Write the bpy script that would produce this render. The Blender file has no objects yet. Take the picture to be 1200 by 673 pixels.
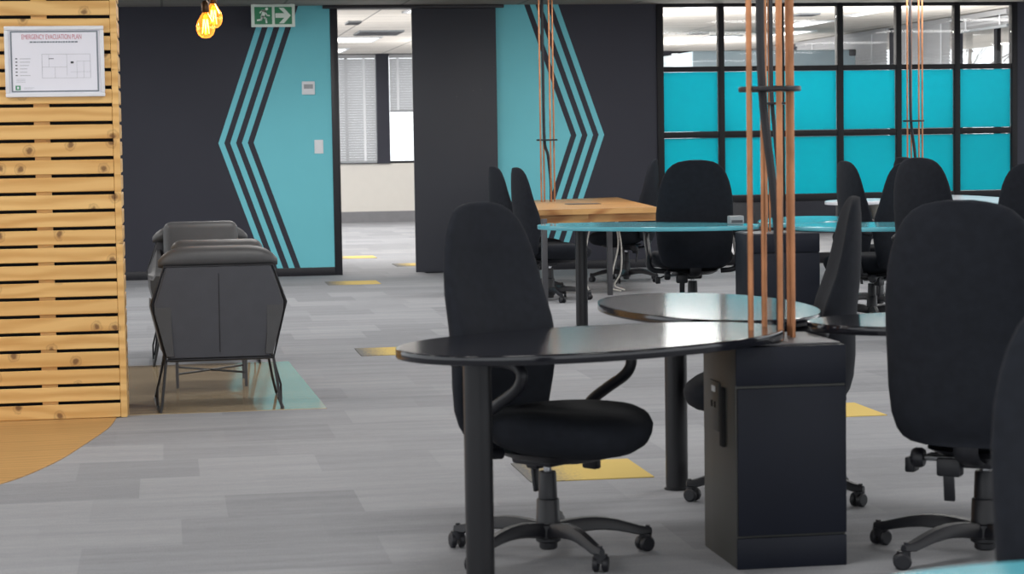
import bpy, bmesh, math, random
from mathutils import Vector, Matrix
random.seed(4)
PI = math.pi
sc = bpy.context.scene
C = sc.collection

# ------------------------------------------------------------------ camera
FPX, PITCH, ROLL, H, YAW = 2511.4, 0.06892, -0.015604, 1.3583, 0.1589
WALL = 21.846          # distance of the mural wall
FARW = 35.83           # far wall of the room beyond
CEIL = 2.735
cy, sy = math.cos(YAW), math.sin(YAW)
def room(x, y, z=0.0):                       # camera heading frame -> room axes
    return Vector((x*cy + y*sy, -x*sy + y*cy, z))
_cp, _sp, _cr, _sr = math.cos(PITCH), math.sin(PITCH), math.cos(ROLL), math.sin(ROLL)
FW = room(0, _cp, -_sp)
_r, _u = room(1, 0, 0), room(0, _sp, _cp)
RT = _r*_cr + _u*_sr
UP = _u*_cr - _r*_sr
EYE = Vector((0, 0, H))
def ray(px, py): return FW*FPX + RT*(px-600) - UP*(py-336.5)
def F(px, py, z=0.0):                        # where a sight line meets a height
    d = ray(px, py); return EYE + d*((z-H)/d.z)
def AT(px, py, dist):                        # a point on a sight line at a distance
    d = ray(px, py); k = dist/(d.dot(room(0, 1, 0))); return EYE + d*k
def W(px, py, v=WALL):                       # (u, z) on a wall plane
    d = ray(px, py); p = EYE + d*(v/d.y); return p.x, p.z
def S(px, py, u):                            # (v, z) on a side wall
    d = ray(px, py); p = EYE + d*(u/d.x); return p.y, p.z

cam_d = bpy.data.cameras.new('camera'); cam = bpy.data.objects.new('camera', cam_d); C.objects.link(cam)
M = Matrix((RT, UP, -FW)).transposed().to_4x4(); M.translation = EYE
cam.matrix_world = M
cam_d.sensor_width = 36; cam_d.sensor_fit = 'HORIZONTAL'; cam_d.lens = FPX/1200*36
cam_d.clip_start = .05; cam_d.clip_end = 300
cam_d.dof.use_dof = True; cam_d.dof.focus_distance = 13.0; cam_d.dof.aperture_fstop = 7.0
sc.camera = cam

# ------------------------------------------------------------------ materials
def lin(c):
    def f(x):
        x /= 255
        return x/12.92 if x <= .04045 else ((x+.055)/1.055)**2.4
    return (f(c[0]), f(c[1]), f(c[2]), 1)
class NT:
    def __init__(s, name):
        s.m = bpy.data.materials.new(name); s.m.use_nodes = True
        s.t = s.m.node_tree; s.n = s.t.nodes; s.b = s.n['Principled BSDF']; s.out = s.n['Material Output']
    def node(s, kind, **kw):
        n = s.n.new(kind)
        for k, v in kw.items():
            if k in n.inputs.keys() if isinstance(k, str) else False: n.inputs[k].default_value = v
            else: setattr(n, k, v)
        return n
    def l(s, a, b): s.t.links.new(a, b)
    def math(s, op, a, b=None):
        n = s.n.new('ShaderNodeMath'); n.operation = op
        for i, x in enumerate((a, b)):
            if x is None: continue
            if isinstance(x, (int, float)): n.inputs[i].default_value = x
            else: s.l(x, n.inputs[i])
        return n.outputs[0]
    def ramp(s, fac, stops):
        n = s.n.new('ShaderNodeValToRGB'); s.l(fac, n.inputs[0])
        e = n.color_ramp.elements
        while len(e) < len(stops): e.new(.5)
        for i, (p, c) in enumerate(stops): e[i].position = p; e[i].color = c
        return n.outputs[0]
    def noise(s, vec, scale, detail=2, rough=.5):
        n = s.n.new('ShaderNodeTexNoise'); n.inputs['Scale'].default_value = scale
        n.inputs['Detail'].default_value = detail; n.inputs['Roughness'].default_value = rough
        s.l(vec, n.inputs['Vector']); return n.outputs['Fac']
    def coord(s, kind='Object'):
        return s.n.new('ShaderNodeTexCoord').outputs[kind]
    def scale(s, vec, x, y, z):
        n = s.n.new('ShaderNodeMapping'); n.inputs['Scale'].default_value = (x, y, z); s.l(vec, n.inputs['Vector']); return n.outputs[0]
    def mix(s, fac, a, b):
        n = s.n.new('ShaderNodeMix'); n.data_type = 'RGBA'
        if isinstance(fac, (int, float)): n.inputs[0].default_value = fac
        else: s.l(fac, n.inputs[0])
        for i, x in ((6, a), (7, b)):
            if isinstance(x, tuple): n.inputs[i].default_value = x
            else: s.l(x, n.inputs[i])
        return n.outputs[2]
    def bump(s, h, strength, dist=.01):
        n = s.n.new('ShaderNodeBump'); n.inputs['Strength'].default_value = strength; n.inputs['Distance'].default_value = dist
        s.l(h, n.inputs['Height']); s.l(n.outputs[0], s.b.inputs['Normal'])

def simple(name, rgb, rough=.5, metal=0, var=.06, vscale=8, bump=0, bscale=60, spec=.5, coat=0):
    t = NT(name); co = t.coord(); c = lin(rgb)
    n = t.noise(co, vscale, 3)
    lo = tuple(x*(1-var) for x in c[:3])+(1,); hi = tuple(min(1, x*(1+var)) for x in c[:3])+(1,)
    t.l(t.ramp(n, [(.3, lo), (.7, hi)]), t.b.inputs['Base Color'])
    t.b.inputs['Roughness'].default_value = rough; t.b.inputs['Metallic'].default_value = metal
    t.b.inputs['Specular IOR Level'].default_value = spec; t.b.inputs['Coat Weight'].default_value = coat
    if bump: t.bump(t.noise(co, bscale, 3), bump, .004)
    return t.m
def emit(name, rgb, strength):
    t = NT(name); e = t.n.new('ShaderNodeEmission'); e.inputs[0].default_value = lin(rgb); e.inputs[1].default_value = strength
    t.l(e.outputs[0], t.out.inputs[0]); return t.m
def wood(name, a, b, dark, axis='x', rough=.5, pitch=None, knots=True, stave=None):
    t = NT(name); co = t.coord()
    sc_ = (1.0, 14, 14) if axis == 'x' else (14, 1.0, 14)
    sep = t.n.new('ShaderNodeSeparateXYZ'); t.l(co, sep.inputs[0])
    src = co
    if pitch or stave:
        ax = sep.outputs['Z'] if pitch else sep.outputs['Y']
        idx = t.math('FLOOR', t.math('DIVIDE', ax, pitch or stave))
        wn = t.n.new('ShaderNodeTexWhiteNoise'); wn.noise_dimensions = '1D'; t.l(idx, wn.inputs['W'])
        comb = t.n.new('ShaderNodeCombineXYZ'); t.l(t.math('MULTIPLY', wn.outputs[0], 37.0), comb.inputs[0]); t.l(t.math('MULTIPLY', wn.outputs[0], 11.0), comb.inputs[1])
        ad = t.n.new('ShaderNodeVectorMath'); t.l(co, ad.inputs[0]); t.l(comb.outputs[0], ad.inputs[1]); src = ad.outputs[0]
        tone = wn.outputs[0]
    g = t.noise(t.scale(src, *sc_), 2.2, 6, .6)
    w = t.n.new('ShaderNodeTexWave'); w.wave_type = 'BANDS'; w.bands_direction = 'Z' if axis == 'x' and not stave else 'Y'
    w.inputs['Scale'].default_value = 5; w.inputs['Distortion'].default_value = 11; w.inputs['Detail'].default_value = 2; w.inputs['Detail Scale'].default_value = .6
    t.l(t.scale(src, .35, 1, 1), w.inputs['Vector'])
    f = t.math('ADD', t.math('MULTIPLY', g, .6), t.math('MULTIPLY', w.outputs['Fac'], .4))
    col = t.ramp(f, [(.25, lin(b)), (.62, lin(a))])
    if pitch or stave:
        col = t.mix(t.math('MULTIPLY', tone, .45), col, lin(b))
    if knots:
        kx = t.math('ADD', t.math('MULTIPLY', sep.outputs['X'], 10.0), t.math('MULTIPLY', tone, 53.0))
        kz = t.math('ADD', t.math('MULTIPLY', t.math('FRACT', t.math('DIVIDE', sep.outputs['Z'], pitch)), .8), t.math('MULTIPLY', idx, 7.0))
        kc = t.n.new('ShaderNodeCombineXYZ'); t.l(kx, kc.inputs[0]); t.l(kz, kc.inputs[1])
        kd = t.n.new('ShaderNodeVectorMath'); kd.operation = 'ADD'; t.l(kc.outputs[0], kd.inputs[0])
        kn = t.n.new('ShaderNodeTexNoise'); kn.inputs['Scale'].default_value = 4; t.l(kc.outputs[0], kn.inputs['Vector'])
        kv = t.n.new('ShaderNodeVectorMath'); kv.operation = 'SCALE'; kv.inputs['Scale'].default_value = .22; t.l(kn.outputs['Color'], kv.inputs[0]); t.l(kv.outputs[0], kd.inputs[1])
        v = t.n.new('ShaderNodeTexVoronoi'); v.voronoi_dimensions = '2D'; v.inputs['Scale'].default_value = 1.0; v.inputs['Randomness'].default_value = .8
        t.l(kd.outputs[0], v.inputs['Vector'])
        cs2 = t.n.new('ShaderNodeSeparateColor'); t.l(v.outputs['Color'], cs2.inputs[0])
        pick = t.math('GREATER_THAN', cs2.outputs[0], .83)
        ring = t.ramp(v.outputs['Distance'], [(.09, (1, 1, 1, 1)), (.15, (.45, .45, .45, 1)), (.20, (.1, .1, .1, 1)), (.25, (.35, .35, .35, 1)), (.32, (0, 0, 0, 1))])
        k = t.math('MULTIPLY', ring, pick)
        col = t.mix(t.math('MULTIPLY', k, .8), col, lin(dark))
    t.l(col, t.b.inputs['Base Color']); t.b.inputs['Roughness'].default_value = rough
    t.bump(g, .08, .003)
    return t.m

def carpet(name):
    t = NT(name); co = t.coord('Object')
    mp = t.n.new('ShaderNodeMapping'); mp.inputs['Location'].default_value = (-.393+20, -.297+20, 0); t.l(co, mp.inputs['Vector'])
    sep = t.n.new('ShaderNodeSeparateXYZ'); t.l(mp.outputs[0], sep.inputs[0])
    row = t.math('FLOOR', t.math('DIVIDE', sep.outputs['Y'], .5))
    wr = t.n.new('ShaderNodeTexWhiteNoise'); wr.noise_dimensions = '1D'; t.l(row, wr.inputs['W'])
    ix = t.math('FLOOR', t.math('DIVIDE', t.math('ADD', sep.outputs['X'], t.math('MULTIPLY', wr.outputs[0], .5)), .5))
    cb = t.n.new('ShaderNodeCombineXYZ'); t.l(ix, cb.inputs[0]); t.l(row, cb.inputs[1])
    wn = t.n.new('ShaderNodeTexWhiteNoise'); wn.noise_dimensions = '2D'; t.l(cb.outputs[0], wn.inputs['Vector'])
    streak = t.noise(t.scale(mp.outputs[0], .9, 9, 1), 1.0, 3, .6)
    fine = t.noise(mp.outputs[0], 190, 2, .7)
    mid = t.noise(t.scale(mp.outputs[0], 1, 3, 1), 14, 3, .6)
    f = t.math('ADD', t.math('MULTIPLY', wn.outputs[0], .13), t.math('MULTIPLY', streak, .27))
    f = t.math('ADD', f, t.math('MULTIPLY', fine, .42)); f = t.math('ADD', f, t.math('MULTIPLY', mid, .14))
    t.l(t.ramp(f, [(.22, lin((112, 114, 119))), (.78, lin((176, 177, 181)))]), t.b.inputs['Base Color'])
    t.b.inputs['Roughness'].default_value = .95; t.b.inputs['Specular IOR Level'].default_value = .12
    t.bump(fine, .25, .004)
    return t.m
def yellow_carpet(name):
    t = NT(name); g = t.coord('Generated'); co = t.coord()
    sep = t.n.new('ShaderNodeSeparateXYZ'); t.l(g, sep.inputs[0])
    fine = t.noise(co, 80, 3, .7)
    f = t.math('ADD', t.math('MULTIPLY', sep.outputs['X'], 1.25), t.math('MULTIPLY', fine, .9))
    col = t.ramp(f, [(.5, lin((112, 112, 112))), (1.0, lin((206, 180, 108)))])
    t.l(col, t.b.inputs['Base Color']); t.b.inputs['Roughness'].default_value = .95; t.b.inputs['Specular IOR Level'].default_value = .12
    return t.m
def glass(name, tint=(255, 255, 255), refl=.10):
    t = NT(name); tr = t.n.new('ShaderNodeBsdfTransparent'); tr.inputs[0].default_value = lin(tint)
    gl = t.n.new('ShaderNodeBsdfGlossy'); gl.inputs['Roughness'].default_value = .02
    lw = t.n.new('ShaderNodeLayerWeight'); lw.inputs[0].default_value = .25
    mx = t.n.new('ShaderNodeMixShader'); t.l(t.math('ADD', t.math('MULTIPLY', lw.outputs['Fresnel'], .2), refl*.1), mx.inputs[0])
    t.l(tr.outputs[0], mx.inputs[1]); t.l(gl.outputs[0], mx.inputs[2]); t.l(mx.outputs[0], t.out.inputs[0]); return t.m
def translucent(name, rgb, amount=.5, rough=.5, spec=.3, trgb=None):
    t = NT(name); t.b.inputs['Base Color'].default_value = lin(rgb); t.b.inputs['Roughness'].default_value = rough
    t.b.inputs['Specular IOR Level'].default_value = spec
    tl = t.n.new('ShaderNodeBsdfTranslucent'); tl.inputs[0].default_value = lin(trgb or rgb)
    mx = t.n.new('ShaderNodeMixShader'); mx.inputs[0].default_value = amount
    t.l(t.b.outputs[0], mx.inputs[1]); t.l(tl.outputs[0], mx.inputs[2]); t.l(mx.outputs[0], t.out.inputs[0]); return t.m
def ceil_mat(name, k=1.0):
    t = NT(name); co = t.coord()
    b = t.n.new('ShaderNodeTexBrick'); b.offset = 0; b.inputs['Scale'].default_value = 1
    b.inputs['Brick Width'].default_value = 1.2; b.inputs['Row Height'].default_value = .6; b.inputs['Mortar Size'].default_value = .012
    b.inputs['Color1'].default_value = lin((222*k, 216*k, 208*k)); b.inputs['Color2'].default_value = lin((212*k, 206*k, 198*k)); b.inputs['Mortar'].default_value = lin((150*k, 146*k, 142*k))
    t.l(co, b.inputs['Vector']); t.l(b.outputs['Color'], t.b.inputs['Base Color']); t.b.inputs['Roughness'].default_value = .9
    return t.m

m = {}
m['carpet'] = carpet('grey_carpet'); m['yellow'] = yellow_carpet('yellow_carpet')
m['vinyl'] = wood('wood_vinyl', (186, 168, 138), (160, 140, 110), (110, 78, 40), rough=.07, knots=False, stave=.18); m['vinyl'].node_tree.nodes['Principled BSDF'].inputs['Specular IOR Level'].default_value = .9
m['vinyl_matt'] = wood('oak_vinyl', (192, 152, 98), (166, 128, 80), (120, 84, 40), rough=.35, knots=False, stave=.18)
m['charcoal'] = simple('charcoal_paint', (50, 51, 61), .6, var=.05, vscale=1.5, spec=.3)
m['teal_paint'] = simple('teal_paint', (112, 197, 210), .55, var=.03, vscale=1.2, spec=.3)
m['black_trim'] = simple('black_trim', (30, 30, 36), .4)
m['leaf'] = simple('door_leaf_laminate', (48, 50, 58), .55, var=.06, vscale=1.2)
m['frame'] = simple('window_frame_black', (14, 14, 20), .5, spec=.3)
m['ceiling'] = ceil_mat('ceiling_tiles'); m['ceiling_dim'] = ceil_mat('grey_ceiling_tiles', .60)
m['white_wall'] = simple('off_white_wall', (210, 206, 200), .8, var=.01)
m['skirt'] = simple('grey_skirting', (120, 120, 124), .6)
m['film'] = translucent('cyan_window_film', (0, 200, 216), .5, .35, .25, (0, 216, 230))
m['glass'] = glass('clear_glass')
m['blind'] = translucent('white_blind_slats', (200, 200, 202), .35, .5)
m['pine'] = wood('pine_slats', (232, 190, 122), (206, 156, 88), (96, 56, 24), pitch=.0868, rough=.5)
m['pine_top'] = wood('pine_butcher_block', (214, 168, 108), (164, 108, 58), (110, 66, 30), stave=.06, rough=.35, knots=False)
m['dark_void'] = simple('black_backing', (18, 18, 20), .9)
m['white_plastic'] = simple('white_plastic', (226, 228, 232), .4, var=.02)
m['grey_plastic'] = simple('grey_plastic', (150, 154, 158), .45)
m['paper'] = simple('sign_paper', (226, 226, 236), .3, var=.01)
m['silver'] = simple('silver_frame', (222, 224, 230), .3, var=.02)
m['grey_line'] = simple('grey_print', (120, 128, 138), .5)
m['pale_line'] = simple('pale_print', (188, 190, 198), .5)
m['red_print'] = simple('red_print', (196, 120, 134), .5)
m['dark_print'] = simple('dark_print', (70, 72, 80), .5)
m['green_print'] = simple('green_print', (60, 140, 100), .5)
m['sign_green'] = simple('exit_sign_green', (30, 128, 84), .4, var=.03)
m['sign_white'] = simple('exit_sign_white', (226, 238, 228), .4, var=.02)
m['fabric'] = simple('black_chair_fabric', (27, 30, 37), .9, var=.14, vscale=30, bump=.15, bscale=400, spec=.25)
m['plastic'] = simple('black_chair_plastic', (21, 22, 29), .45, var=.08)
m['chrome'] = simple('chrome', (200, 202, 206), .18, 1)
m['steel'] = simple('brushed_steel', (150, 152, 156), .35, 1)
m['leather'] = simple('charcoal_leather', (70, 70, 72), .48, var=.07, vscale=14, bump=.12, bscale=120)
m['leather2'] = simple('dark_leather_panel', (67, 68, 74), .5, var=.06, vscale=10, bump=.1, bscale=160)
m['black_metal'] = simple('black_metal', (26, 26, 30), .38, .2)
m['gun_metal'] = simple('gunmetal_tube', (84, 84, 88), .4, .4)
m['black_top'] = simple('gloss_black_desktop', (26, 27, 33), .125, var=.06, vscale=3)
m['teal_top'] = simple('gloss_teal_desktop', (92, 172, 188), .12, var=.04, vscale=3)
m['glare_top'] = simple('window_glare_desktop', (214, 214, 220), .2, var=.12, vscale=5)  # window reflection on a shiny top, put into its pale mottled colour
m['grey_top'] = simple('grey_desktop', (120, 124, 130), .2)
m['navy'] = simple('navy_black_panel', (19, 23, 35), .5, var=.08, vscale=5, spec=.25)
m['ped_side'] = simple('warm_black_panel', (66, 66, 63), .5, var=.06, vscale=5)
m['copper'] = simple('copper_tube', (170, 116, 80), .36, .6, var=.25, vscale=9)
m['brass'] = simple('aged_brass', (90, 66, 46), .4, .8)
m['cable_black'] = simple('black_cable', (30, 30, 36), .55)
m['cable_white'] = simple('white_cable', (215, 212, 205), .5)
m['booth'] = simple('blue_grey_booth', (160, 178, 188), .3, var=.03)
m['light'] = emit('light_panel', (255, 252, 246), 4.0)
m['filament'] = emit('glowing_filament', (255, 196, 100), 80)
m['bark'] = simple('tree_bark', (150, 144, 138), .9)
def amber():
    t = NT('amber_bulb_glass'); tr = t.n.new('ShaderNodeBsdfTransparent'); tr.inputs[0].default_value = lin((255, 190, 96))
    gl = t.n.new('ShaderNodeBsdfGlossy'); gl.inputs[0].default_value = lin((255, 214, 140)); gl.inputs['Roughness'].default_value = .05
    em = t.n.new('ShaderNodeEmission'); em.inputs[0].default_value = lin((255, 168, 60)); em.inputs[1].default_value = 2.2
    a = t.n.new('ShaderNodeAddShader'); t.l(gl.outputs[0], a.inputs[0]); t.l(em.outputs[0], a.inputs[1])
    mx = t.n.new('ShaderNodeMixShader'); lw = t.n.new('ShaderNodeLayerWeight'); lw.inputs[0].default_value = .35
    t.l(t.math('ADD', t.math('MULTIPLY', lw.outputs['Facing'], .55), .22), mx.inputs[0])
    t.l(tr.outputs[0], mx.inputs[1]); t.l(a.outputs[0], mx.inputs[2]); t.l(mx.outputs[0], t.out.inputs[0]); return t.m
m['amber'] = amber()

# ------------------------------------------------------------------ mesh helpers
class MB:
    def __init__(s): s.bm = bmesh.new(); s.mats = []
    def mi(s, mt):
        mt = m[mt] if isinstance(mt, str) else mt
        if mt not in s.mats: s.mats.append(mt)
        return s.mats.index(mt)
    def box(s, c, size, mt, bev=0, seg=2, rot=None):
        r = bmesh.ops.create_cube(s.bm, size=1); vs = r['verts']
        bmesh.ops.scale(s.bm, vec=size, verts=vs)
        if bev:
            es = list({e for v in vs for e in v.link_edges})
            g = bmesh.ops.bevel(s.bm, geom=es, offset=bev, segments=seg, profile=.5, affect='EDGES')
            vs = list({v for f in g['faces'] for v in f.verts} | {v for v in vs if v.is_valid})
        if rot is not None: bmesh.ops.rotate(s.bm, cent=(0, 0, 0), matrix=rot, verts=vs)
        bmesh.ops.translate(s.bm, vec=c, verts=vs)
        i = s.mi(mt)
        for f in {f for v in vs for f in v.link_faces}: f.material_index = i
        return s
    def b3(s, x0, x1, y0, y1, z0, z1, mt, bev=0, seg=2):
        return s.box(((x0+x1)/2, (y0+y1)/2, (z0+z1)/2), (x1-x0, y1-y0, z1-z0), mt, bev, seg)
    def loft(s, rings, mt, caps=True):
        i = s.mi(mt); vr = [[s.bm.verts.new(p) for p in r] for r in rings]; n = len(rings[0])
        for a, b in zip(vr, vr[1:]):
            for k in range(n):
                f = s.bm.faces.new((a[k], a[(k+1) % n], b[(k+1) % n], b[k])); f.material_index = i
        if caps:
            f = s.bm.faces.new(list(reversed(vr[0]))); f.material_index = i
            f = s.bm.faces.new(vr[-1]); f.material_index = i
        return s
    def tube(s, pts, r, mt, n=8, flat=None):
        pts = [Vector(p) for p in pts]; rs = r if isinstance(r, (list, tuple)) else [r]*len(pts)
        rings = []; side = None
        for i, p in enumerate(pts):
            t = (pts[min(i+1, len(pts)-1)] - pts[max(i-1, 0)]).normalized()
            if side is None:
                a = Vector((1, 0, 0)) if abs(t.x) < .9 else Vector((0, 1, 0))
                side = (a - t*a.dot(t)).normalized()
            else: side = (side - t*side.dot(t)).normalized()
            up = t.cross(side); fx, fy = (flat if flat else (1, 1))
            rings.append([p + side*(math.cos(2*PI*k/n)*rs[i]*fx) + up*(math.sin(2*PI*k/n)*rs[i]*fy) for k in range(n)])
        return s.loft(rings, mt)
    def cyl(s, c, r, z0, z1, mt, n=20, r2=None):
        r2 = r if r2 is None else r2
        return s.loft([[Vector((c[0]+math.cos(2*PI*k/n)*rr, c[1]+math.sin(2*PI*k/n)*rr, z)) for k in range(n)] for rr, z in ((r, z0), (r2, z1))], mt)
    def lathe(s, c, prof, mt, n=20):
        return s.loft([[Vector((c[0]+math.cos(2*PI*k/n)*r, c[1]+math.sin(2*PI*k/n)*r, c[2]+z)) for k in range(n)] for r, z in prof], mt)
    def disc_x(s, c, r, w, mt, n=16, rr=None):         # wheel with axis along x
        rr = rr or r*.82
        return s.loft([[Vector((c[0]+x, c[1]+math.cos(2*PI*k/n)*q, c[2]+math.sin(2*PI*k/n)*q)) for k in range(n)] for x, q in ((-w/2, rr), (-w/4, r), (w/4, r), (w/2, rr))], mt)
    def poly(s, pts, mt):
        f = s.bm.faces.new([s.bm.verts.new(p) for p in pts]); f.material_index = s.mi(mt); return s
    def slab(s, outline, z0, z1, mt, bev=.006):        # outline in xy, rounded rim
        n = len(outline); cx = sum(p[0] for p in outline)/n; cyy = sum(p[1] for p in outline)/n
        def ring(d, z):
            out = []
            for p in outline:
                v = Vector((p[0]-cx, p[1]-cyy)); L = v.length; k = (L-d)/L
                out.append(Vector((cx+v.x*k, cyy+v.y*k, z)))
            return out
        return s.loft([ring(bev, z0), ring(bev*.3, z0+bev*.3), ring(0, z0+bev), ring(0, z1-bev), ring(bev*.3, z1-bev*.3), ring(bev, z1)], mt)
    def build(s, name, parent=None, smooth=35, loc=None):
        bmesh.ops.recalc_face_normals(s.bm, faces=s.bm.faces[:])
        me = bpy.data.meshes.new(name); s.bm.to_mesh(me); s.bm.free()
        for x in s.mats: me.materials.append(x)
        if smooth:
            me.set_sharp_from_angle(angle=math.radians(smooth))
            for p in me.polygons: p.use_smooth = len(p.vertices) < 40
        o = bpy.data.objects.new(name, me); C.objects.link(o)
        if parent: o.parent = parent
        if loc is not None: o.location = loc
        return o
def tag(o, label, cat, group=None):
    o['label'] = label; o['category'] = cat
    if group: o['group'] = group
    return o
def thing(name, label, cat, loc=(0, 0, 0), rz=0, group=None):
    o = bpy.data.objects.new(name, None); C.objects.link(o); o.empty_display_size = .1
    o.location = loc; o.rotation_euler = (0, 0, rz)
    return tag(o, label, cat, group)
def struct(o): o['kind'] = 'structure'; return o
def kids(o): return [c for c in C.objects if c.parent == o]
def dup(root, label=None, loc=None, rz=None, scale=None):
    def cp(o, par):
        c = o.copy(); C.objects.link(c)
        if par: c.parent = par
        for k in kids(o): cp(k, c)
        return c
    r = cp(root, None)
    if label: r['label'] = label
    if loc is not None: r.location = loc
    if rz is not None: r.rotation_euler = (0, 0, rz)
    if scale: r.scale = scale if isinstance(scale, tuple) else (scale,)*3
    return r
def heading(dx, dy):                                   # local +Y turned to a heading given in camera terms
    return math.atan2(dy, dx) - YAW - PI/2
def sup(hw, hd, n=28, e=2.6):                          # superellipse outline
    out = []
    for k in range(n):
        a = 2*PI*k/n; c, s_ = math.cos(a), math.sin(a)
        out.append((math.copysign(abs(c)**(2/e), c)*hw, math.copysign(abs(s_)**(2/e), s_)*hd))
    return out
def bez(pts, n=8):                                     # Catmull-Rom through the points
    P = [Vector(p) for p in pts]; P = [P[0]*2-P[1]] + P + [P[-1]*2-P[-2]]; out = []
    for i in range(1, len(P)-2):
        for k in range(n):
            t = k/n; a, b, c, d = P[i-1:i+3]
            out.append(.5*((2*b) + (c-a)*t + (2*a-5*b+4*c-d)*t*t + (3*b-a-3*c+d)*t**3))
    return out + [P[-2]]

# ------------------------------------------------------------------ room shell
struct(MB().b3(-9, 14, -3, FARW+.3, -.12, 0, 'carpet').build('floor', smooth=0))
MURAL_Z0, DV = .085, .002
def chevron(mb, tip, z, sgn, base, top):
    y = WALL-DV; sl = .348*sgn; wv = .0588*sgn
    for k in (0, 2, 4):
        a, b = tip+wv*k, tip+wv*(k+1)
        for zz in (top, MURAL_Z0):
            dz = abs(zz-z)
            mb.poly([(a, y, z), (b, y, z), (b+sl*dz, y, zz), (a+sl*dz, y, zz)], 'teal_paint')
    a = tip+wv*6
    for zz in (top, MURAL_Z0):
        mb.poly([(a, y, z), (base, y, z), (base, y, zz), (a+sl*abs(zz-z), y, zz)], 'teal_paint')
w = MB().b3(-9, 1.70, WALL, WALL+.15, 0, 2.815, 'charcoal'); chevron(w, .527, 1.362, 1, 1.676, 2.735)
struct(w.build('wall_back', smooth=0))
w = MB().b3(2.6, 5.06, WALL, WALL+.15, 0, 2.815, 'charcoal'); chevron(w, 4.494, 1.389, -1, 3.0, 2.735)
struct(w.build('wall_middle', smooth=0))
struct(MB().b3(9.0, 14, WALL, WALL+.15, 0, 2.815, 'charcoal').build('wall_right', smooth=0))
struct(MB().b3(1.70, 2.6, WALL, WALL+.15, 2.70, 2.815, 'black_trim').b3(5.06, 9.0, WALL, WALL+.15, 2.742, 2.815, 'black_trim').build('trim_1', smooth=0))
w = MB()
w.b3(1.674, 1.752, WALL-.012, WALL+.165, 0, 2.706, 'black_trim', .004)
w.b3(2.6, 2.66, WALL-.005, WALL+.165, 0, 2.706, 'black_trim', .004)
struct(w.build('trim_2'))
struct(MB().b3(1.60, 3.45, WALL-.085, WALL-.012, 2.702, 2.734, 'black_trim', .003).build('trim_3'))
struct(MB().b3(-9, 1.674, WALL-.014, WALL, 0, MURAL_Z0, 'black_trim', .003).build('baseboard_left'))
struct(MB().b3(3.4, 5.06, WALL-.014, WALL, 0, MURAL_Z0, 'black_trim', .003).build('baseboard_middle'))
d = struct(MB().b3(2.50, 3.365, WALL-.07, WALL-.03, .012, 2.70, 'leaf', .004).build('door_1'))
w = MB()
for pu, pz in ((2.95, 1.80), (3.12, 1.86), (3.2, 1.87), (3.34, 2.1)): w.box((pu, WALL-.0705, pz), (.012, .003, .005), 'gun_metal')
w.build('screw_cap', d)
struct(MB().b3(-9, 14, -3, WALL+.08, CEIL, CEIL+.06, 'ceiling_dim').build('ceiling_main', smooth=0))
struct(MB().b3(-9, 14, WALL+.08, FARW+.3, 2.815, 2.88, 'ceiling').build('ceiling_far', smooth=0))

# glazed screen: frame, clear panes, cyan film panels
wf = MB(); MU = [5.06, 5.717, 6.365, 7.004, 7.65, 8.295, 8.936]; ME = [5.13, 5.78, 6.425, 7.07, 7.71, 8.36, 9.0]
for a, b in zip(MU, ME): wf.b3(a, b, WALL-.02, WALL+.07, 0, 2.742, 'frame', .004)
for a, b in ((2.70, 2.742), (2.03, 2.083), (1.341, 1.404), (.655, .732), (0, .11)):
    for i in range(6): wf.b3(ME[i], MU[i+1], WALL-.015, WALL+.065, a, b, 'frame', .004)
win = struct(wf.build('window_1'))
for i in range(6):
    u0, u1 = ME[i], MU[i+1]
    for z0, z1, kind in ((2.083, 2.70, 'g'), (1.404, 2.03, 'f'), (.732, 1.341, 'f'), (.11, .655, 'g')):
        if kind == 'g': MB().b3(u0, u1, WALL+.022, WALL+.028, z0, z1, 'glass').build('glass_pane', win, smooth=0)
        else:
            o = MB().b3(u0+.004, u1-.004, WALL+.02, WALL+.026, z0+.004, z1-.004, 'film').build('film_panel', win, smooth=0)

# ------------------------------------------------------------------ room beyond
w = MB()
WP = 1.21; starts = [3.497-1.0-WP*k for k in range(-5, 6)]
w.b3(-9, 10, FARW, FARW+.2, 0, .985, 'white_wall')
struct(w.build('wall_far', smooth=0))
struct(MB().b3(-9, 9.85, FARW-.02, FARW, 0, .186, 'skirt').build('baseboard_far', smooth=0))
k = 0
for k in range(-6, 6):
    u0 = 3.711 + k*WP; u1 = u0+WP-.214
    if u1 > 9.8: continue
    struct(MB().b3(u1, u1+.214, FARW-.04, FARW+.2, .985, 2.815, 'charcoal').build('trim_4', smooth=0))
    if u1 < -1: continue
    f = MB()
    for z in (.985, 2.775): f.b3(u0, u1, FARW+.05, FARW+.1, z, z+.04, 'frame')
    f.b3((u0+u1)/2-.02, (u0+u1)/2+.02, FARW+.05, FARW+.1, 1.0, 2.8, 'frame')
    wo = struct(f.build('window_%d' % (k+9), smooth=0))
    MB().b3(u0, u1, FARW+.07, FARW+.076, 1.02, 2.78, 'glass').build('glass_pane', wo, smooth=0)
BL = 'slatted white window blinds in the far room'
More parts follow.
